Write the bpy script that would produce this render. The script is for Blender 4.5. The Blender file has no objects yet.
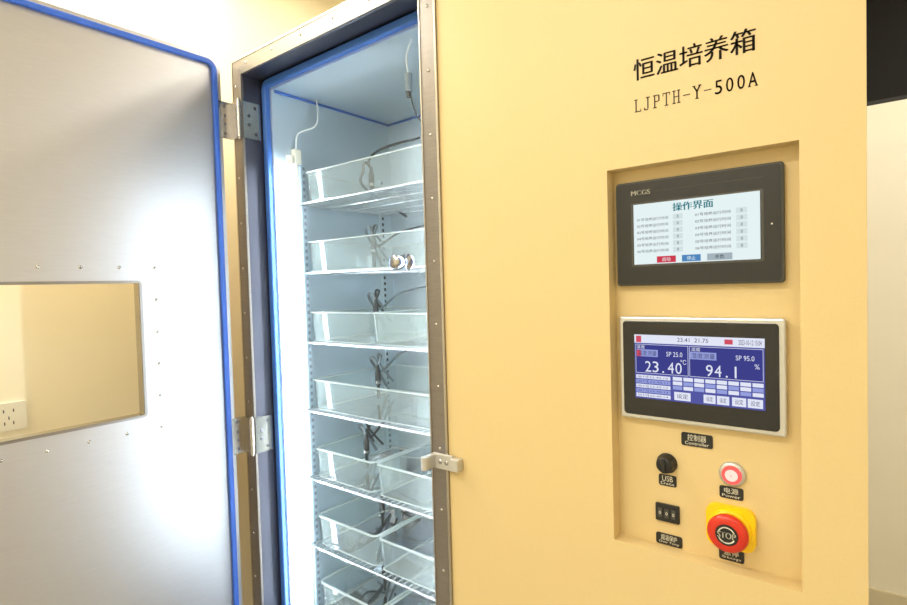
import bpy, math, random
from mathutils import Vector, Matrix
random.seed(4)
CZ=1.45   # eye height; all z below are relative to this
sc=bpy.context.scene
sc.view_settings.view_transform='Standard'
sc.view_settings.look='None'

# ------------------------------------------------------------------ materials
def srgb(r,g,b):
    f=lambda c:(c/255/12.92) if c/255<=.04045 else ((c/255+.055)/1.055)**2.4
    return (f(r),f(g),f(b),1)
def new(name):
    m=bpy.data.materials.new(name);m.use_nodes=True
    return m,m.node_tree.nodes,m.node_tree.links,m.node_tree.nodes['Principled BSDF']
def pbr(name,col,rough=.5,metal=0,emit=None,es=0,noise=0,nscale=60,bump=0,stretch=(1,1,1),spec=.5):
    m,n,l,b=new(name)
    b.inputs['Base Color'].default_value=col;b.inputs['Roughness'].default_value=rough
    b.inputs['Metallic'].default_value=metal;b.inputs['Specular IOR Level'].default_value=spec
    if emit: b.inputs['Emission Color'].default_value=emit;b.inputs['Emission Strength'].default_value=es
    if noise or bump:
        tc=n.new('ShaderNodeTexCoord');mp=n.new('ShaderNodeMapping');mp.inputs['Scale'].default_value=stretch
        nz=n.new('ShaderNodeTexNoise');nz.inputs['Scale'].default_value=nscale;nz.inputs['Detail'].default_value=3
        l.new(tc.outputs['Object'],mp.inputs[0]);l.new(mp.outputs[0],nz.inputs['Vector'])
        if noise:
            r=n.new('ShaderNodeMix');r.data_type='RGBA'
            r.inputs[6].default_value=[c*(1-noise) for c in col[:3]]+[1];r.inputs[7].default_value=[min(1,c*(1+noise)) for c in col[:3]]+[1]
            l.new(nz.outputs['Fac'],r.inputs[0]);l.new(r.outputs[2],b.inputs['Base Color'])
        if bump:
            bp=n.new('ShaderNodeBump');bp.inputs['Strength'].default_value=bump;bp.inputs['Distance'].default_value=.002
            l.new(nz.outputs['Fac'],bp.inputs['Height']);l.new(bp.outputs[0],b.inputs['Normal'])
    return m
def emis(name,col,s):
    m,n,l,b=new(name);n.remove(b);e=n.new('ShaderNodeEmission');e.inputs[0].default_value=col;e.inputs[1].default_value=s
    l.new(e.outputs[0],n['Material Output'].inputs[0]);return m
def clear(name,tint,diff,fac,gl=.12,rough=.05):
    m,n,l,b=new(name);n.remove(b)
    t=n.new('ShaderNodeBsdfTransparent');t.inputs[0].default_value=tint
    d=n.new('ShaderNodeBsdfTranslucent');d.inputs[0].default_value=diff
    d2=n.new('ShaderNodeBsdfDiffuse');d2.inputs[0].default_value=diff
    md=n.new('ShaderNodeMixShader');l.new(d.outputs[0],md.inputs[1]);l.new(d2.outputs[0],md.inputs[2])
    m1=n.new('ShaderNodeMixShader');m1.inputs[0].default_value=fac;l.new(t.outputs[0],m1.inputs[1]);l.new(md.outputs[0],m1.inputs[2])
    g=n.new('ShaderNodeBsdfGlossy');g.inputs['Roughness'].default_value=rough
    lw=n.new('ShaderNodeLayerWeight');lw.inputs[0].default_value=gl
    m2=n.new('ShaderNodeMixShader');l.new(lw.outputs['Fresnel'],m2.inputs[0]);l.new(m1.outputs[0],m2.inputs[1]);l.new(g.outputs[0],m2.inputs[2])
    l.new(m2.outputs[0],n['Material Output'].inputs[0]);return m

TAN=pbr('tan_powder_coat',srgb(220,195,141),.45,noise=.05,nscale=420,bump=.06)
STEEL=pbr('brushed_steel',(.52,.51,.52,1),.42,.9,noise=.06,nscale=25,stretch=(1,1,14))
FRAME=pbr('frame_steel',(.26,.235,.215,1),.36,.75,noise=.15,nscale=30,stretch=(1,1,10))
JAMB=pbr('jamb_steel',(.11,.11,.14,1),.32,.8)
LINER=pbr('liner_steel',(.60,.70,.78,1),.32,.5)
CHROME=pbr('chrome',(.45,.45,.47,1),.12,1)
HINGE=pbr('hinge_steel',(.50,.47,.43,1),.25,1)
BLUE=pbr('blue_gasket',srgb(50,95,190),.5)
BLUE2=pbr('pale_blue_gasket',srgb(58,105,185),.5)
WALL=pbr('cream_wall_paint',srgb(252,243,216),.8,noise=.02,nscale=8)
WALLR=pbr('white_wall_paint',srgb(250,245,230),.8,noise=.02,nscale=8)
CEIL=pbr('ceiling_paint',(.85,.83,.78,1),.9,noise=.02,nscale=5)
FLOOR=pbr('floor_vinyl',srgb(176,168,150),.4,noise=.08,nscale=12)
BASE=pbr('baseboard_paint',srgb(225,214,188),.5)
BLACK=pbr('black_plastic',(.012,.012,.013,1),.35)
BLACKG=pbr('black_glass',(.01,.01,.012,1),.12)
DKGREY=pbr('dark_grey_plastic',srgb(70,69,64),.45)
INK=pbr('ink_black',srgb(44,38,27),.6)
WHT=pbr('white_plastic',srgb(238,232,214),.4)
SILVER=pbr('silver_bezel',srgb(200,199,195),.3,.5)
RED=pbr('red_plastic',srgb(206,46,26),.3)
YEL=pbr('yellow_plastic',srgb(252,208,8),.4)
LABELW=pbr('label_print',srgb(225,220,200),.5)
LED=emis('led_tube_glow',(.84,.93,1,1),58)
REDGLOW=emis('red_lamp',(1,.12,.10,1),1.3)
PINKGLOW=emis('lamp_centre',(1,.75,.62,1),1.1)
PLAST=clear('clear_plastic',(.95,.99,.98,1),(.88,.98,.96,1),.25,.26,.06)
RIM=clear('plastic_edge',(.9,.97,.96,1),(.93,.99,.98,1),.8,.3)
GLASS=clear('door_glass',(.96,.985,.99,1),(.9,.95,1,1),.03,.12,.02)
WIRE=pbr('wire_chrome',(.80,.82,.85,1),.25,.8)
CABLE=pbr('cable_black',(.02,.02,.022,1),.5)
CABLEG=pbr('cable_grey',srgb(120,130,138),.45)
CABLEW=pbr('cable_white',srgb(225,230,232),.5)
DARKWIN=pbr('dark_window_glass',(.006,.006,.007,1),.35,spec=.2)
SLOT=pbr('slot_dark',(.30,.34,.40,1),.6)
def E(n,r,g,b,s=1.0): return emis(n,srgb(r,g,b),s)
S_WHITE=E('lcd_white',230,243,244,1.0);S_TEAL=E('lcd_teal',20,120,130);S_TXT=E('lcd_text',50,56,56)
S_BOX=E('lcd_box',212,226,228);S_RED=E('lcd_red',205,60,80);S_BLU=E('lcd_blue_btn',80,135,190);S_GREY=E('lcd_grey_btn',165,180,188)
C_BG=E('ctl_bg',84,88,162);C_BG2=E('ctl_pane',62,64,138);C_W=E('ctl_white',226,230,246);C_LT=E('ctl_light',150,160,220);C_RED=E('ctl_red',210,80,100);C_DK=E('ctl_dark',60,60,100)

# ------------------------------------------------------------------ mesh builder
class MB:
    def __init__(s,name,parent=None):
        s.name=name;s.v=[];s.f=[];s.m=[];s.sm=[];s.mats=[];s.parent=parent
    def mi(s,m):
        if m not in s.mats:s.mats.append(m)
        return s.mats.index(m)
    def add(s,vs,fs,m,smooth=False):
        o=len(s.v);s.v+=[tuple(x) for x in vs];i=s.mi(m)
        for k,f in enumerate(fs):
            s.f.append([o+a for a in f]);s.m.append(i);s.sm.append(smooth if isinstance(smooth,bool) else smooth[k])
        return s
    def box(s,x0,x1,y0,y1,z0,z1,m):
        x0,x1=sorted((x0,x1));y0,y1=sorted((y0,y1));z0,z1=sorted((z0,z1))
        v=[(x0,y0,z0),(x1,y0,z0),(x1,y1,z0),(x0,y1,z0),(x0,y0,z1),(x1,y0,z1),(x1,y1,z1),(x0,y1,z1)]
        return s.add(v,[(0,3,2,1),(4,5,6,7),(0,1,5,4),(1,2,6,5),(2,3,7,6),(3,0,4,7)],m)
    def lathe(s,c,ax,prof,m,seg=32,caps=True):
        ax=Vector(ax).normalized();a=ax.orthogonal().normalized();b=ax.cross(a);c=Vector(c)
        v=[];f=[];sm=[]
        for r,h in prof:
            for i in range(seg):
                t=2*math.pi*i/seg;v.append(c+ax*h+(a*math.cos(t)+b*math.sin(t))*r)
        for k in range(len(prof)-1):
            for i in range(seg):
                j=(i+1)%seg;f.append((k*seg+i,k*seg+j,(k+1)*seg+j,(k+1)*seg+i));sm.append(True)
        s.add(v,f,m,sm)
        if caps:
            o=len(prof)-1
            s.add(v[:seg],[tuple(reversed(range(seg)))],m);s.add(v[o*seg:],[tuple(range(seg))],m)
        return s
    def cyl(s,p0,p1,r,m,seg=16):
        p0=Vector(p0);d=Vector(p1)-p0
        return s.lathe(p0,d,[(r,0),(r,d.length)],m,seg)
    def tube(s,pts,r,m,seg=8,sub=8,closed=False):
        P=[Vector(p) for p in pts];n=len(P);C=[]
        rng=range(n) if closed else range(n-1)
        for i in rng:
            if closed:a,b,c,d=P[(i-1)%n],P[i],P[(i+1)%n],P[(i+2)%n]
            else:a,b,c,d=P[max(i-1,0)],P[i],P[i+1],P[min(i+2,n-1)]
            for k in range(sub):
                t=k/sub;C.append(.5*((2*b)+(c-a)*t+(2*a-5*b+4*c-d)*t*t+(3*b-a-3*c+d)*t**3))
        if not closed:C.append(P[-1])
        return s.sweep(C,r,m,seg,closed)
    def sweep(s,C,r,m,seg=8,closed=False):
        N=len(C);v=[];nrm=None
        for i in range(N):
            t=(C[(i+1)%N]-C[(i-1)%N]) if closed else (C[min(i+1,N-1)]-C[max(i-1,0)])
            t.normalize()
            if nrm is None:nrm=t.orthogonal().normalized()
            nrm=(nrm-t*nrm.dot(t)).normalized();b=t.cross(nrm)
            for k in range(seg):
                a=2*math.pi*k/seg;v.append(C[i]+(nrm*math.cos(a)+b*math.sin(a))*r)
        f=[]
        for i in range(N if closed else N-1):
            j=(i+1)%N
            for k in range(seg):
                l=(k+1)%seg;f.append((i*seg+k,i*seg+l,j*seg+l,j*seg+k))
        return s.add(v,f,m,True)
    def rrect(s,plane,a0,a1,b0,b1,r,c0,c1,m,n=6,hollow=None):
        """rounded rectangle prism. plane 'xz' (extrude y), 'yz' (extrude x), 'xy' (extrude z)"""
        def ring(a0,a1,b0,b1,r):
            o=[]
            for cx,cy,st in((a1-r,b1-r,0),(a0+r,b1-r,90),(a0+r,b0+r,180),(a1-r,b0+r,270)):
                for k in range(n+1):
                    t=math.radians(st+90*k/n);o.append((cx+r*math.cos(t),cy+r*math.sin(t)))
            return o
        def P(a,b,c):
            return {'xz':(a,c,b),'yz':(c,a,b),'xy':(a,b,c)}[plane]
        R=ring(a0,a1,b0,b1,r);N=len(R)
        if hollow is None:
            v=[P(a,b,c0) for a,b in R]+[P(a,b,c1) for a,b in R]
            f=[(i,(i+1)%N,N+(i+1)%N,N+i) for i in range(N)]
            s.add(v,f+[tuple(reversed(range(N))),tuple(range(N,2*N))],m)
        else:
            w=hollow;Q=ring(a0+w,a1-w,b0+w,b1-w,max(r-w,.0005))
            v=[P(a,b,c0) for a,b in R]+[P(a,b,c1) for a,b in R]+[P(a,b,c0) for a,b in Q]+[P(a,b,c1) for a,b in Q]
            f=[]
            for i in range(N):
                j=(i+1)%N
                f+=[(i,j,N+j,N+i),(2*N+i,3*N+i,3*N+j,2*N+j),(i,2*N+i,2*N+j,j),(N+i,N+j,3*N+j,3*N+i)]
            s.add(v,f,m)
        return s
    def build(s,bevel=0):
        xs=[min(p[i] for p in s.v) for i in range(3)];xe=[max(p[i] for p in s.v) for i in range(3)]
        c=[(xs[i]+xe[i])/2 for i in range(3)]
        me=bpy.data.meshes.new(s.name)
        me.from_pydata([(p[0]-c[0],p[1]-c[1],p[2]-c[2]) for p in s.v],[],s.f)
        for m in s.mats:me.materials.append(m)
        me.polygons.foreach_set('material_index',s.m);me.polygons.foreach_set('use_smooth',s.sm)
        import bmesh
        bm=bmesh.new();bm.from_mesh(me);bmesh.ops.recalc_face_normals(bm,faces=bm.faces);bm.to_mesh(me);bm.free()
        ob=bpy.data.objects.new(s.name,me);sc.collection.objects.link(ob)
        ob.location=(c[0],c[1],c[2]+CZ)
        if bevel:
            b=ob.modifiers.new('bevel','BEVEL');b.width=bevel;b.segments=2;b.limit_method='ANGLE';b.angle_limit=math.radians(50)
        if s.parent:
            ob.parent=s.parent;ob.matrix_parent_inverse=Matrix.Translation(s.parent.location).inverted()
        return ob

def glyphs(body):
    cu=bpy.data.curves.new('t','FONT');cu.body=body;cu.size=1;cu.resolution_u=3
    o=bpy.data.objects.new('t',cu);sc.collection.objects.link(o)
    bpy.context.view_layer.update()
    me=bpy.data.meshes.new_from_object(o.evaluated_get(bpy.context.evaluated_depsgraph_get()))
    v=[tuple(p.co) for p in me.vertices];f=[tuple(p.vertices) for p in me.polygons]
    bpy.data.objects.remove(o);bpy.data.curves.remove(cu);bpy.data.meshes.remove(me)
    return v,f
def text(mb,body,x0,x1,z0,z1,y,m,mono=False,heavy=0):
    """flat lettering fitted to a box on a plane of constant y"""
    if not mono:
        v,f=glyphs(body)
        if not v:return
        a0=min(p[0] for p in v);a1=max(p[0] for p in v);b0=min(p[1] for p in v);b1=max(p[1] for p in v)
        for k in ([0] if not heavy else [-heavy,heavy]):
            mb.add([(x0+k+(p[0]-a0)/(a1-a0)*(x1-x0),y,z0+(p[1]-b0)/max(b1-b0,1e-6)*(z1-z0)) for p in v],f,m)
        return
    n=len(body);w=(x1-x0)/n;h=z1-z0;sc_=h/.73
    for i,ch in enumerate(body):
        if ch==' ':continue
        v,f=glyphs(ch);a0=min(p[0] for p in v);a1=max(p[0] for p in v);aw=(a1-a0)*sc_
        kx=sc_*min(1,w*.86/aw);c=x0+w*(i+.5)
        if ch in '2345067890AY' : kx=w*.80/(a1-a0)
        mb.add([(c+(p[0]-(a0+a1)/2)*kx,y,z0+p[1]*sc_) for p in v],f,m)
# typewriter-style serif capitals from thick stems / thin bars, in a 1x1 cell
STEM={'L':[(.22,0,.36,1),(.1,.93,.5,1),(.1,0,.9,.07),(.83,0,.9,.22)],
'J':[(.52,.1,.66,1),(.36,.93,.84,1),(.2,0,.6,.08),(.12,.03,.24,.22)],
'P':[(.2,0,.34,1),(.08,0,.5,.07),(.08,.93,.72,1),(.3,.46,.72,.53),(.70,.5,.84,.96)],
'T':[(.43,0,.57,1),(.28,0,.72,.07),(.08,.93,.92,1),(.08,.76,.15,1),(.85,.76,.92,1)],
'H':[(.17,0,.30,1),(.70,0,.83,1),(.05,0,.42,.07),(.58,0,.95,.07),(.05,.93,.42,1),(.58,.93,.95,1),(.3,.48,.7,.55)],
'-':[(.1,.44,.9,.51)]}
def serif(mb,body,x0,x1,z0,z1,y,m):
    n=len(body);w=(x1-x0)/n;h=z1-z0
    for i,ch in enumerate(body):
        a=x0+w*i+w*.06;ww=w*.88
        if ch in STEM:
            for p in STEM[ch]:
                A,B,C,D=a+p[0]*ww,z0+p[1]*h,a+p[2]*ww,z0+p[3]*h
                mb.add([(A,y,B),(C,y,B),(C,y,D),(A,y,D)],[(0,1,2,3)],m)
        else:
            v,f=glyphs(ch);a0=min(p[0] for p in v);a1=max(p[0] for p in v);b0=min(p[1] for p in v);b1=max(p[1] for p in v)
            iw=ww*(.74 if ch in '05' else .9)
            for k in(-.0001,.0001):
                mb.add([(a+ww/2+k+((p[0]-a0)/(a1-a0)-.5)*iw,y,z0+(p[1]-b0)/(b1-b0)*h) for p in v],f,m)
            for p in {'A':[(0,0,.32,.06),(.68,0,1,.06)],'Y':[(0,.94,.36,1),(.64,.94,1,1),(.3,0,.7,.06)]}.get(ch,[]):
                A,B,C,D=a+p[0]*ww,z0+p[1]*h,a+p[2]*ww,z0+p[3]*h
                mb.add([(A,y,B),(C,y,B),(C,y,D),(A,y,D)],[(0,1,2,3)],m)

def empty(name,loc):
    o=bpy.data.objects.new(name,None);o.location=(loc[0],loc[1],loc[2]+CZ);o.empty_display_size=.1;sc.collection.objects.link(o);return o

FL=-CZ
# ------------------------------------------------------------------ room
XL,XR,YB,YF,ZC=-2.10,2.2,1.90,-3.2,1.45
MB('floor').box(XL,XR,YF,YB,FL-.05,FL,FLOOR).build()
MB('ceiling').box(XL,XR,YF,YB,ZC,ZC+.05,CEIL).build()
MB('wall_left').box(XL-.1,XL,YF-.1,YB+.1,FL,ZC,WALL).build()
MB('wall_right').box(XR,XR+.1,YF-.1,YB+.1,FL,ZC,WALL).build()
MB('wall_front').box(XL,XR,YF-.1,YF,FL,ZC,WALL).build()
wx0,wx1,wz0,wz1=-.5,1.5,.711,1.33
w=MB('wall_back')
w.box(XL,wx0,YB,YB+.1,FL,ZC,WALLR).box(wx1,XR,YB,YB+.1,FL,ZC,WALLR).box(wx0,wx1,YB,YB+.1,FL,wz0,WALLR).box(wx0,wx1,YB,YB+.1,wz1,ZC,WALLR).build()
w=MB('window_1');w.box(wx0,wx1,YB+.03,YB+.05,wz0,wz1,DARKWIN)
for a,b in((wx0,wx0+.03),(wx1-.03,wx1),(.75,.78)):w.box(a,b,YB+.01,YB+.06,wz0,wz1,BLACK)
w.box(wx0,wx1,YB+.01,YB+.06,wz0,wz0+.02,BLACK).box(wx0,wx1,YB+.01,YB+.06,wz1-.03,wz1,BLACK).build()
MB('baseboard_back').box(XL+.012,XR-.012,YB-.012,YB,FL,-1.365,BASE).build(.003)
MB('baseboard_left').box(XL,XL+.012,YF,YB,FL,-1.365,BASE).build(.003)
MB('baseboard_right').box(XR-.012,XR,YF,YB,FL,-1.365,BASE).build(.003)

# room ceiling lights, plus two added fills; each a housing, diffuser and lamp
DIFF=emis('diffuser_glow',(1,.95,.85,1),1.5)
def ceil_and_fill_light(x,y,p,hx=.6,hy=.15):
    e=empty('ceiling_and_fill_light',(x,y,ZC))
    MB('housing',e).box(x-hx,x+hx,y-hy,y+hy,ZC-.05,ZC,WHT).build(.004)
    MB('diffuser',e).box(x-hx+.02,x+hx-.02,y-hy+.02,y+hy-.02,ZC-.056,ZC-.051,DIFF).build()
    L=bpy.data.lights.new('lamp','AREA');L.shape='RECTANGLE';L.size=2*hx-.05;L.size_y=2*hy-.05;L.energy=p;L.color=(1,.97,.88)
    o=bpy.data.objects.new('lamp',L);sc.collection.objects.link(o);o.location=(x,y,ZC-.065+CZ)
    o.parent=e;o.matrix_parent_inverse=Matrix.Translation(e.location).inverted()
ceil_and_fill_light(-.9,-1.6,25);ceil_and_fill_light(.9,-1.6,15);ceil_and_fill_light(.9,.9,19);ceil_and_fill_light(-.9,-2.7,14);ceil_and_fill_light(-1.1,.55,12)  # last one is an added fill, brightens the wall above the cabinet
ceil_and_fill_light(-1.93,-.55,26,.07,.5)  # added unseen fill over the gap, brightens the wall behind the door window

# ------------------------------------------------------------------ incubator cabinet
XA,XB=-1.75,-.014; TOP=.79; BOT=-1.33; YD=.85
XS=-.048   # body side sits behind the overhanging front panel
OX0,OX1=-1.696,-.888; OT=.735; OB=-1.26
RX0,RX1,RZ0,RZ1=-.416,-.099,-.516,.215
cab=empty('incubator_cabinet',((XA+XB)/2,YD/2,(TOP+BOT)/2))
p=MB('front_panel',cab)
p.box(-.834,RX0,0,.03,BOT,TOP,TAN).box(RX1,XB,0,.03,BOT,TOP,TAN).box(RX0,RX1,0,.03,RZ1,TOP,TAN).box(RX0,RX1,0,.03,BOT,RZ0,TAN)
p.build()
r=MB('control_recess',cab);t=.035
r.box(RX0-.01,RX1+.01,t,t+.01,RZ0-.01,RZ1+.01,TAN)
r.box(RX0-.01,RX0,.0305,t,RZ0,RZ1,TAN).box(RX1,RX1+.01,.0305,t,RZ0,RZ1,TAN)
r.box(RX0-.01,RX1+.01,.0305,t,RZ1,RZ1+.01,TAN).box(RX0-.01,RX1+.01,.0305,t,RZ0-.01,RZ0,TAN).build()
b=MB('outer_shell',cab)
b.box(XS-.03,XS,.031,YD,BOT,TOP,TAN).box(XA,XA+.03,.09,YD,BOT,TOP,TAN).box(XA,XS,YD-.02,YD,BOT,TOP,TAN)
b.box(XA,XS,.086,YD,TOP-.03,TOP,TAN).box(-.834,XS,.031,.087,TOP-.03,TOP,TAN).box(XA,XS,.031,YD,BOT,BOT+.03,TAN).build()
f=MB('door_frame',cab)
f.box(XA,OX0,-.004,0.005,BOT,TOP,FRAME).box(OX1,-.834,-.004,.005,BOT,TOP,FRAME).box(OX0,OX1,-.004,.005,OT,TOP,FRAME).box(OX0,OX1,-.004,.005,BOT,OB,FRAME)
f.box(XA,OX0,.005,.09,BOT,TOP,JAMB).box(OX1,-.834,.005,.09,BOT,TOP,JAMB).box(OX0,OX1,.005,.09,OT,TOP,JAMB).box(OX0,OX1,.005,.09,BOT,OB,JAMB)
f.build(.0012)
f=MB('frame_trim',cab)   # folded bright edges of the steel frame
f.box(XA,XA+.006,-.006,-.0042,BOT,TOP,HINGE).box(-.840,-.834,-.006,-.0042,BOT,TOP,HINGE).box(XA+.006,-.840,-.006,-.0042,TOP-.006,TOP,HINGE)
f.box(OX1,OX1+.004,-.006,-.0042,OB,OT,HINGE).build()
s=MB('frame_screws',cab)
def screw(mb,c,ax,r=.0045):
    mb.lathe(c,ax,[(r,0),(r*.9,.0012),(r*.5,.0024),(.0003,.0028)],HINGE,12,False)
z=.70
while z>-1.3:
    screw(s,(-1.728,-.004,z),(0,-1,0));screw(s,(-.860,-.004,z-.02),(0,-1,0));z-=.155
x=-1.66
while x<-.9: screw(s,(x,-.004,.765),(0,-1,0));x+=.15
s.build()
LX0,LX1,LT,LB,YI=-1.66,-.922,.70,-1.22,.66
li=MB('interior_liner',cab)
li.box(LX0-.036,LX0,.0905,YI+.02,LB-.03,LT+.03,LINER).box(LX1,LX1+.034,.0905,YI+.02,LB-.03,LT+.03,LINER)
li.box(LX0,LX1,YI,YI+.02,LB-.03,LT+.03,LINER).box(LX0,LX1,.0905,YI,LT,LT+.03,LINER).box(LX0,LX1,.0905,YI,LB-.03,LB,LINER)
li.build()
sl=MB('liner_seam',cab)   # bluish sealant in the liner corners
sl.tube([(LX0+.004,.10,LT-.004),(LX0+.004,YI-.004,LT-.004)],.005,BLUE2,6,1).tube([(LX0,YI-.004,LT-.004),(LX1,YI-.004,LT-.004)],.005,BLUE2,6,1).build()
# slotted shelf standards
st=MB('shelf_standards',cab)
for (xx,yy) in((LX0,.205),(LX0,.60)):
    st.box(xx,xx+.010,yy-.012,yy+.012,LB,.45,LINER)
    z=LB+.03
    while z<.44: st.box(xx+.010,xx+.0105,yy-.005,yy+.005,z,z+.012,SLOT if yy<.4 else BLACK);z+=.025
for (xx,yy) in((LX1,.205),(LX1,.60)):
    st.box(xx-.010,xx,yy-.012,yy+.012,LB,.45,LINER)
st.build()
ft=MB('feet',cab)
for xx in(-1.68,-.12):
    for yy in(.1,.76): ft.lathe((xx,yy,FL),(0,0,1),[(.03,0),(.03,.012),(.012,.02),(.012,.121)],BLACK,20)
ft.build()
# lettering
t=MB('lettering',cab)
text(t,'恒温培养箱',-.360,-.158,.372,.412,-.0006,INK,heavy=.0006)
serif(t,'LJPTH-Y-500A',-.362,-.154,.3145,.338,-.0006,INK)
t.build()

# blue gasket + inner glass door
g=empty('glass_inner_door',(-1.29,.08,-.26))
gk=MB('gasket',g)
gx0,gx1,gz1,gz0=OX0+.004,OX1-.004,OT-.004,OB+.004
gk.rrect('xz',gx0,gx1,gz0,gz1,.03,.070,.0895,BLUE2,hollow=.024)
gk.build(.004)
MB('pane',g).add([(gx0+.02,.080,gz0+.02),(gx1-.02,.080,gz0+.02),(gx1-.02,.080,gz1-.02),(gx0+.02,.080,gz1-.02)],[(0,1,2,3)],GLASS).build()
k=MB('knob',g)
k.lathe((-1.028,.079,.068),(0,-1,0),[(.024,0),(.024,.006),(.012,.009),(.012,.022),(.020,.028),(.021,.05),(.017,.056),(.004,.058)],CHROME,28)
k.build()

# LED tubes inside
for xx,nm in((LX0+.035,'led_tube_light'),(LX1-.05,'led_tube_light')):
    e=empty(nm,(xx,.13,-.26))
    MB('tube',e).cyl((xx,.13,LB+.06),(xx,.13,.44),.011,LED,16).build()
    c=MB('end_caps',e)
    c.cyl((xx,.13,.44),(xx,.13,.470),.014,WHT).cyl((xx,.13,LB+.025),(xx,.13,LB+.06),.014,WHT)
    c.box(xx-.012,xx+.012,.145,.155,LB+.03,.47,WHT);c.build()

# shelves, trays, probes
levels=[.307-.249*k for k in range(7)]
TX0,TX1,TY0,TY1=-1.625,-.965,.19,.61
def tray(x0,x1,y0,y1,z0,h):
    m=MB('plastic_tray')
    n=5;r=.02
    def ring(i,z):
        o=[]
        for cx,cy,stt in((x1-i-r,y1-i-r,0),(x0+i+r,y1-i-r,90),(x0+i+r,y0+i+r,180),(x1-i-r,y0+i+r,270)):
            for k in range(n+1):
                a=math.radians(stt+90*k/n);o.append((cx+r*math.cos(a),cy+r*math.sin(a),z))
        return o
    A=ring(.006,z0);B=ring(0,z0+h);N=len(A)
    m.add(A+B,[(i,(i+1)%N,N+(i+1)%N,N+i) for i in range(N)]+[tuple(reversed(range(N)))],PLAST)
    m.rrect('xy',x0-.004,x1+.004,y0-.004,y1+.004,r+.004,z0+h-.003,z0+h+.001,RIM,hollow=.008)
    m.rrect('xy',x0+.004,x1-.004,y0+.004,y1-.004,r,z0+.0005,z0+.003,RIM,hollow=.005)
    return m.build()
for k,z in enumerate(levels):
    m=MB('wire_shelf')
    m.cyl((TX0-.02,TY0-.02,z),(TX1+.02,TY0-.02,z),.0035,WIRE,8);m.cyl((TX0-.02,TY1+.02,z),(TX1+.02,TY1+.02,z),.0035,WIRE,8)
    m.cyl((TX0-.02,TY0-.02,z),(TX0-.02,TY1+.02,z),.0035,WIRE,8);m.cyl((TX1+.02,TY0-.02,z),(TX1+.02,TY1+.02,z),.0035,WIRE,8)
    for j in range(1,4):
        yy=TY0+(TY1-TY0)*j/4;m.cyl((TX0-.02,yy,z-.003),(TX1+.02,yy,z-.003),.0028,WIRE,6)
    n=30
    for j in range(1,n):
        xx=TX0-.02+(TX1-TX0+.04)*j/n;m.cyl((xx,TY0-.02,z+.002),(xx,TY1+.02,z+.002),.0022,WIRE,6)
    m.build()
    zz=z+.0045
    if k in(0,1,3): tray(TX0,TX1,TY0,TY1,zz,.108)
    else:
        tray(TX0,-1.318,TY0,TY1,zz,.105);tray(-1.304,TX1,TY0,TY1,zz,.105)
    pr=MB('sensor_probe_%d'%(k+1),cab);px,py=(-1.50,.40) if k!=4 else (-1.50,.33)
    zt=zz+.012
    pr.lathe((px,py,zt),(0,0,1),[(.003,0),(.006,.006),(.006,.05),(.011,.055),(.011,.105),(.007,.112),(.006,.13)],BLACK,14)
    pr.lathe((px,py,zt+.06),(0,0,1),[(.0116,0),(.0116,.010)],CHROME,14)
    zt+=.13
    if k==0:
        pr.tube([(px,py,zt-.005),(px-.01,py,zt+.03),(px+.03,py+.03,zt+.07),(px+.16,py+.10,zt+.10),(px+.4,py+.18,zt+.13)],.0048,CABLE)
        pr.tube([(px,py,zt-.005),(px-.03,py,zt+.022),(px-.065,py+.02,zt+.0),(px-.075,py+.03,zt-.06),(px-.05,YI-.02,zt-.16)],.0055,CABLE)
    else:
        pr.tube([(px,py,zt-.005),(px-.02,py,zt+.025),(px-.07,py+.03,zt+.01),(px-.10,py+.10,zt-.05),(px-.12,py+.16,zt-.12)],.006,CABLEG)
        pr.tube([(px,py,zt-.005),(px+.0,py+.02,zt+.03),(px-.05,py+.05,zt+.03),(px-.09,py+.10,zt-.02),(px-.10,py+.18,zt-.10)],.0045,CABLE if k in(2,4,5) else CABLEG)
        pr.tube([(px+.02,py+.02,zt-.03),(px-.03,py+.03,zt+.005),(px-.06,py+.08,zt-.04),(px-.06,py+.2,zt+.02),(px+.05,YI-.01,zt+.045)],.0045,CABLE if k in(1,4) else CABLEG)
    pr.build()

# small air sensors with leads (parts of the cabinet)
s=MB('air_sensor',cab);s.box(-1.659,-1.637,.160,.190,.452,.505,WHT)
s.tube([(-1.648,.175,.505),(-1.64,.18,.56),(-1.60,.22,.585),(-1.60,.24,.62),(-1.63,.26,.699)],.003,CABLEW);s.build(.003)
s=MB('air_sensor_rear',cab);s.cyl((-1.04,.12,.55),(-1.04,.12,.60),.011,CABLEG,14);s.cyl((-1.04,.12,.535),(-1.04,.12,.55),.007,BLACK,12)
s.tube([(-1.04,.12,.60),(-1.045,.12,.65),(-1.03,.13,.699)],.003,CABLEW)
s.tube([(-1.035,.12,.55),(-1.02,.13,.48),(-1.0,.20,.44),(-.98,.30,.45)],.0025,CABLE);s.build()

# ------------------------------------------------------------------ outer door
DX=-1.751;DY0,DY1=-.965,-.045;DZ0,DZ1=-1.29,.79;WY0,WY1,WZ0,WZ1=-.73,-.33,-.367,.036
door=empty('incubator_door',(DX-.03,(DY0+DY1)/2,(DZ0+DZ1)/2))
d=MB('door_leaf',door);T=.035
d.box(DX-T,DX,DY0,WY0,DZ0,DZ1,STEEL).box(DX-T,DX,WY1,DY1,DZ0,DZ1,STEEL).box(DX-T,DX,WY0,WY1,WZ1,DZ1,STEEL).box(DX-T,DX,WY0,WY1,DZ0,WZ0,STEEL)
d.build()
o=MB('outer_skin',door)
X=DX-T
o.box(X-.003,X,DY0,WY0,DZ0,DZ1,TAN).box(X-.003,X,WY1,DY1,DZ0,DZ1,TAN).box(X-.003,X,WY0,WY1,WZ1,DZ1,TAN).box(X-.003,X,WY0,WY1,DZ0,WZ0,TAN).build()
wf=MB('window_frame',door)
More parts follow.
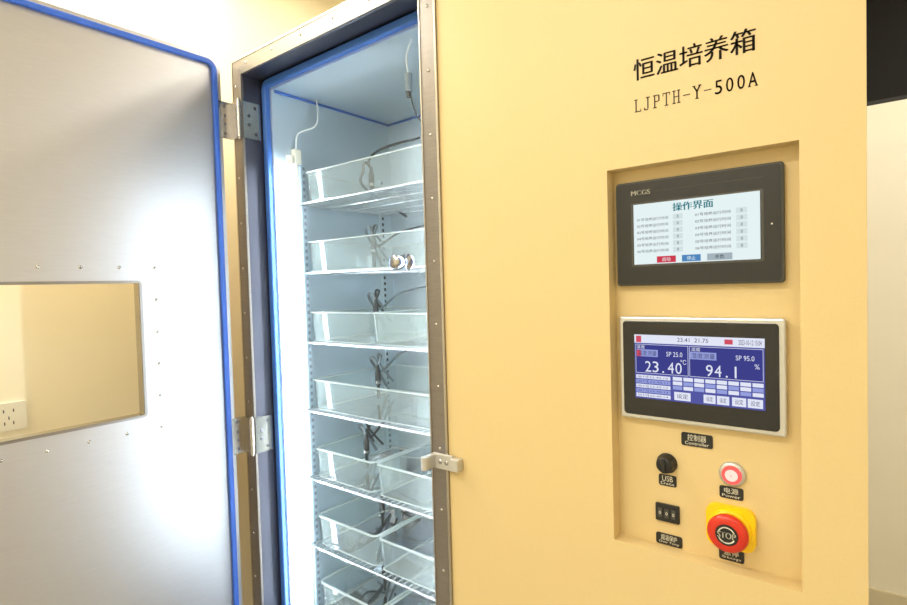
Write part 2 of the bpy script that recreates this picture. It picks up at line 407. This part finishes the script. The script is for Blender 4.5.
wf.rrect('yz',WY0-.006,WY1+.006,WZ0-.006,WZ1+.006,.012,DX-.001,DX+.002,FRAME,hollow=.008)
wf.rrect('yz',WY0-.001,WY1+.001,WZ0-.001,WZ1+.001,.008,X-.002,DX+.001,HINGE,hollow=.003).build()
MB('window_pane',door).add([(DX-.025,WY0,WZ0),(DX-.025,WY1,WZ0),(DX-.025,WY1,WZ1),(DX-.025,WY0,WZ1)],[(0,1,2,3)],GLASS).build()
gk=MB('gasket',door)
gk.rrect('yz',DY0+.022,DY1-.017,DZ0+.03,.775,.035,DX,DX+.014,BLUE,n=8,hollow=.017).build(.004)
s=MB('screws',door)
q=.045
for i in range(6):
    yy=WY0-q+(WY1-WY0+2*q)*i/5
    for zz in(WZ0-q,WZ1+q): screw(s,(DX,yy,zz),(1,0,0),.005)
for i in range(1,5):
    zz=WZ0-q+(WZ1-WZ0+2*q)*i/5
    for yy in(WY0-q,WY1+q): screw(s,(DX,yy,zz),(1,0,0),.005)
s.build()

# hinges
def hinge(zc):
    h=MB('door_hinge');H=.062
    h.box(DX+.0005,DX+.004,-.062,-.012,zc-H,zc+H,HINGE)
    h.box(OX0,OX0+.0035,-.002,.064,zc-H,zc+H,HINGE)
    h.box(DX+.001,OX0+.002,-.014,-.0105,zc-H,zc+H,HINGE)
    for i in range(5):
        a=zc-H+i*2*H/5;h.cyl((OX0-.004,-.013,a+.0008),(OX0-.004,-.013,a+2*H/5-.0008),.0085,HINGE,18)
    h.cyl((OX0-.004,-.013,zc-H-.006),(OX0-.004,-.013,zc+H+.006),.005,HINGE,12)
    for zz in(-.045,-.015,.015,.045):
        h.lathe((OX0+.0035,.020 if abs(zz)<.03 else .044,zc+zz),(1,0,0),[(.006,0),(.005,.001),(.001,.0015)],JAMB,12,False)
        h.lathe((DX+.004,-.037,zc+zz),(1,0,0),[(.005,0),(.004,.001),(.001,.0015)],JAMB,12,False)
    return h.build()
hinge(.585);hinge(-.50)

# latch keeper on the right frame strip
l=MB('door_latch')
l.box(-.876,-.812,-.016,-.0062,-.452,-.414,SILVER)
l.box(-.884,-.866,-.045,-.0062,-.450,-.418,SILVER)
l.cyl((-.875,-.045,-.450),(-.875,-.045,-.418),.009,SILVER,18)
l.box(-.814,-.790,-.024,-.0005,-.448,-.418,SILVER)
for xx in(-.85,-.83): l.lathe((xx,-.016,-.433),(0,-1,0),[(.006,0),(.005,.002),(.001,.003)],CHROME,14,False)
l.build(.003)

# ------------------------------------------------------------------ touchscreen (upper)
RY=.035
def lcd_rect(mb,L,a,b,c,d,m,y):
    x0,x1,z0,z1=L
    A=x0+(x1-x0)*a;C=x0+(x1-x0)*c;B=z1-(z1-z0)*b;D=z1-(z1-z0)*d
    mb.add([(A,y,D),(C,y,D),(C,y,B),(A,y,B)],[(0,1,2,3)],m)
def lcd_text(mb,L,body,a,b,c,d,m,y,**k):
    x0,x1,z0,z1=L
    text(mb,body,x0+(x1-x0)*a,x0+(x1-x0)*c,z1-(z1-z0)*d,z1-(z1-z0)*b,y,m,**k)
ts=empty('touchscreen_panel',(-.265,.03,.09))
h=MB('housing',ts)
h.rrect('xz',-.408,-.1225,-.011,.190,.006,.021,RY-.0002,DKGREY).build(.003)
h=MB('glass_face',ts);h.rrect('xz',-.404,-.1265,-.007,.186,.005,.0198,.0212,BLACK).build()
h=MB('bezel_line',ts);h.rrect('xz',-.377,-.152,.026,.148,.003,.0192,.0199,DKGREY,hollow=.0035).build()
L=(-.372,-.157,.030,.145)
c=MB('screen_image',ts);y0=.0190
lcd_rect(c,L,0,0,1,1,S_WHITE,y0)
lcd_text(c,L,'操作界面',.34,.04,.66,.17,S_TEAL,y0-.0003,heavy=.0005)
names=['01号培养运行时间','02号培养运行时间','03号培养运行时间','04号培养运行时间','05号培养运行时间','06号培养运行时间']
for i in range(6):
    yy=.235+i*.105
    for cx in(0.03,.52):
        lcd_text(c,L,names[i],cx,yy,cx+.27,yy+.05,S_TXT,y0-.0003)
        lcd_rect(c,L,cx+.31,yy-.02,cx+.39,yy+.065,S_BOX,y0-.0003)
        lcd_text(c,L,'0',cx+.343,yy-.0,cx+.357,yy+.045,S_TXT,y0-.0005)
lcd_rect(c,L,.20,.88,.36,.985,S_RED,y0-.0003);lcd_rect(c,L,.41,.88,.56,.985,S_BLU,y0-.0003);lcd_rect(c,L,.61,.88,.80,.985,S_GREY,y0-.0003)
lcd_text(c,L,'启动',.245,.90,.315,.965,S_WHITE,y0-.0005);lcd_text(c,L,'停止',.45,.90,.52,.965,S_WHITE,y0-.0005);lcd_text(c,L,'参数',.67,.90,.74,.965,S_TXT,y0-.0005)
c.build()
c=MB('marking',ts);text(c,'MCGS',-.376,-.340,.163,.172,.0194,LABELW,heavy=.0003);c.lathe((-.14,.0194,.088),(0,-1,0),[(.0015,0),(.0015,.0004)],LABELW,10)
c.box(-.33,-.152,.0193,.0197,.1672,.1678,DKGREY);c.build()

# ------------------------------------------------------------------ temperature controller (lower)
tc=empty('temperature_controller',(-.263,.03,-.17))
h=MB('bezel',tc);h.rrect('xz',-.4045,-.1215,-.270,-.071,.005,.019,RY-.0002,SILVER).build(.003)
h=MB('black_face',tc);h.rrect('xz',-.397,-.131,-.262,-.079,.007,.0178,.0192,BLACKG).build(.001)
L=(-.374,-.152,-.2285,-.105);y0=.0172
c=MB('screen_image',tc)
lcd_rect(c,L,0,0,1,1,C_BG,y0)
lcd_rect(c,L,0,0,1,.13,C_W,y0-.0002)
lcd_text(c,L,'23.41  21.75',.36,.03,.60,.09,C_DK,y0-.0004);lcd_rect(c,L,.72,.03,.78,.10,C_RED,y0-.0004)
lcd_text(c,L,'2023-10-12 15:04',.82,.03,.98,.10,C_DK,y0-.0004)
lcd_rect(c,L,.015,.02,.06,.12,C_RED,y0-.0004)
for a,b in((.01,.445),(.455,.99)):
    lcd_rect(c,L,a,.15,b,.60,C_BG2,y0-.0002)
    for (p0,p1,p2,p3) in((a,.15,b,.156),(a,.594,b,.60),(a,.15,a+.003,.60),(b-.003,.15,b,.60)): lcd_rect(c,L,p0,p1,p2,p3,C_W,y0-.0003)
lcd_rect(c,L,.02,.24,.055,.34,C_RED,y0-.0004);
lcd_rect(c,L,.02,.23,.20,.34,C_LT,y0-.0003);lcd_text(c,L,'温度测量',.03,.245,.19,.325,C_DK,y0-.0005)
lcd_rect(c,L,.46,.23,.66,.34,C_LT,y0-.0003);lcd_text(c,L,'湿度测量',.47,.245,.65,.325,C_DK,y0-.0005)
lcd_text(c,L,'SP 25.0',.27,.25,.40,.32,C_W,y0-.0005);lcd_text(c,L,'SP 95.0',.80,.25,.93,.32,C_W,y0-.0005)
lcd_text(c,L,'温度',.02,.165,.09,.22,C_W,y0-.0005);lcd_text(c,L,'湿度',.47,.165,.54,.22,C_W,y0-.0005)
lcd_text(c,L,'23.40',.085,.40,.40,.575,C_W,y0-.0005,mono=True)
lcd_text(c,L,'94.1',.575,.40,.83,.575,C_W,y0-.0005,mono=True)
lcd_text(c,L,'℃',.385,.36,.43,.43,C_W,y0-.0005);lcd_text(c,L,'%',.93,.36,.965,.43,C_W,y0-.0005)
for i in range(5):
    yy=.63+i*.072
    lcd_rect(c,L,.01,yy,.30,yy+.058,C_LT if i%2 else C_W,y0-.0003)
    lcd_rect(c,L,.11,yy+.006,.115,yy+.052,C_BG2,y0-.0004);lcd_text(c,L,'运行 23:40:1%d'%i,.02,yy+.012,.28,yy+.046,C_BG2,y0-.0005)
for r_ in range(3):
    for q_ in range(8):
        lcd_rect(c,L,.32+q_*.085,.625+r_*.068,.395+q_*.085,.68+r_*.068,C_W if (r_+q_)%2 or r_==0 else C_LT,y0-.0003)
for a,b in((.33,.46),(.56,.65),(.66,.75),(.77,.87),(.88,.985)):
    lcd_rect(c,L,a,.85,b,.975,C_W,y0-.0003);lcd_text(c,L,'设定',a+.02,.875,b-.02,.945,C_DK,y0-.0005)
c.build()

# ------------------------------------------------------------------ small controls
def label(x0,x1,z0,z1,cn,en):
    m=MB('label_plate');m.rrect('xz',x0,x1,z0,z1,.004,RY-.0015,RY-.0001,BLACK)
    w=x1-x0;h=z1-z0
    text(m,cn,x0+w*.2,x1-w*.2,z0+h*.42,z1-h*.1,RY-.0020,LABELW);text(m,en,x0+w*.12,x1-w*.12,z0+h*.12,z0+h*.36,RY-.0020,LABELW);m.build()
label(-.294,-.239,-.313,-.288,'控制器','Controller')
label(-.337,-.304,-.398,-.376,'USB','Data')
label(-.229,-.190,-.398,-.376,'电源','Power')
label(-.344,-.295,-.514,-.492,'超温保护','Over Temp')
label(-.231,-.190,-.512,-.489,'急停','Stop')
k=MB('key_switch');k.lathe((-.321,RY-.0001,-.353),(0,-1,0),[(.019,0),(.019,.004),(.0165,.006),(.0155,.018),(.014,.021),(.004,.0215)],BLACK,32)
k.box(-.324,-.318,RY-.026,RY-.02,-.366,-.340,BLACK).build()
k=MB('thumbwheel_switch');k.rrect('xz',-.343,-.299,-.467,-.433,.002,RY-.006,RY-.0001,BLACK)
for i in range(3):
    cx=-.334+i*.0125;k.box(cx-.004,cx+.004,RY-.0075,RY-.006,-.459,-.441,DKGREY);text(k,'0',cx-.002,cx+.002,-.453,-.447,RY-.0078,LABELW)
k.build(.0008)
k=MB('power_button')
k.lathe((-.207,RY-.0001,-.352),(0,-1,0),[(.022,0),(.022,.004),(.0195,.007),(.016,.0075)],SILVER,40)
k.lathe((-.207,RY-.0076,-.352),(0,-1,0),[(.0165,0),(.0163,.003),(.0145,.0045)],REDGLOW,40)
k.lathe((-.207,RY-.0122,-.352),(0,-1,0),[(.0105,0),(.0085,.0012),(.001,.0016)],PINKGLOW,32,False).build()
k=MB('emergency_stop_button');cx,cz=-.209,-.447
k.rrect('xz',cx-.041,cx+.039,cz-.038,cz+.038,.017,RY-.012,RY-.0001,YEL,n=8)
k.lathe((cx,RY-.012,cz),(0,-1,0),[(.034,0),(.033,.006),(.030,.008)],YEL,40)
k.lathe((cx,RY-.018,cz),(0,-1,0),[(.018,0),(.018,.008),(.027,.010),(.0325,.014),(.0335,.019),(.0315,.024),(.026,.0265),(.0215,.027)],RED,44)
k.lathe((cx,RY-.0452,cz),(0,-1,0),[(.0185,0),(.018,.0008)],BLACK,36)
text(k,'STOP',cx-.0145,cx+.0145,cz-.0055,cz+.0055,RY-.0464,LABELW,heavy=.0003)
for sg in(1,-1):
    pts=[]
    for a in range(25,156,13):
        t_=math.radians(a)*sg;pts.append(Vector((cx+.0135*math.cos(t_),RY-.0462,cz+.0135*math.sin(t_))))
    k.sweep(pts,.0011,LABELW,6)
k.build(.0015)

# wall outlet
k=MB('wall_outlet');yc,zc=-.585,-.363
k.rrect('yz',yc-.045,yc+.045,zc-.043,zc+.043,.006,XL+.0003,XL+.009,WHT)
for dy,dz in((-.012,.018),(.012,.018),(0,-.004),(-.011,-.02),(.011,-.02)): k.box(XL+.009,XL+.0095,yc+dy-.0015,yc+dy+.0015,zc+dz-.005,zc+dz+.005,BLACK)
k.build(.002)

# ------------------------------------------------------------------ world + camera
wd=bpy.data.worlds.new('world');sc.world=wd;wd.use_nodes=True
wd.node_tree.nodes['Background'].inputs[0].default_value=(1,.96,.9,1);wd.node_tree.nodes['Background'].inputs[1].default_value=.3
f_,yaw,pit,rol=538.7,math.radians(-38.334),math.radians(-1.813),math.radians(-1.639)
F=Vector((math.sin(yaw)*math.cos(pit),math.cos(yaw)*math.cos(pit),math.sin(pit)))
R=Vector((math.cos(yaw),-math.sin(yaw),0));U=R.cross(F)
R2=R*math.cos(rol)+U*math.sin(rol);U2=-R*math.sin(rol)+U*math.cos(rol)
cd=bpy.data.cameras.new('camera');co=bpy.data.objects.new('camera',cd);sc.collection.objects.link(co)
cd.sensor_width=36;cd.lens=36*f_/907;cd.clip_start=.02
M=Matrix((R2,U2,-F)).transposed().to_4x4();M.translation=Vector((0,-1.02,CZ));co.matrix_world=M
sc.camera=co
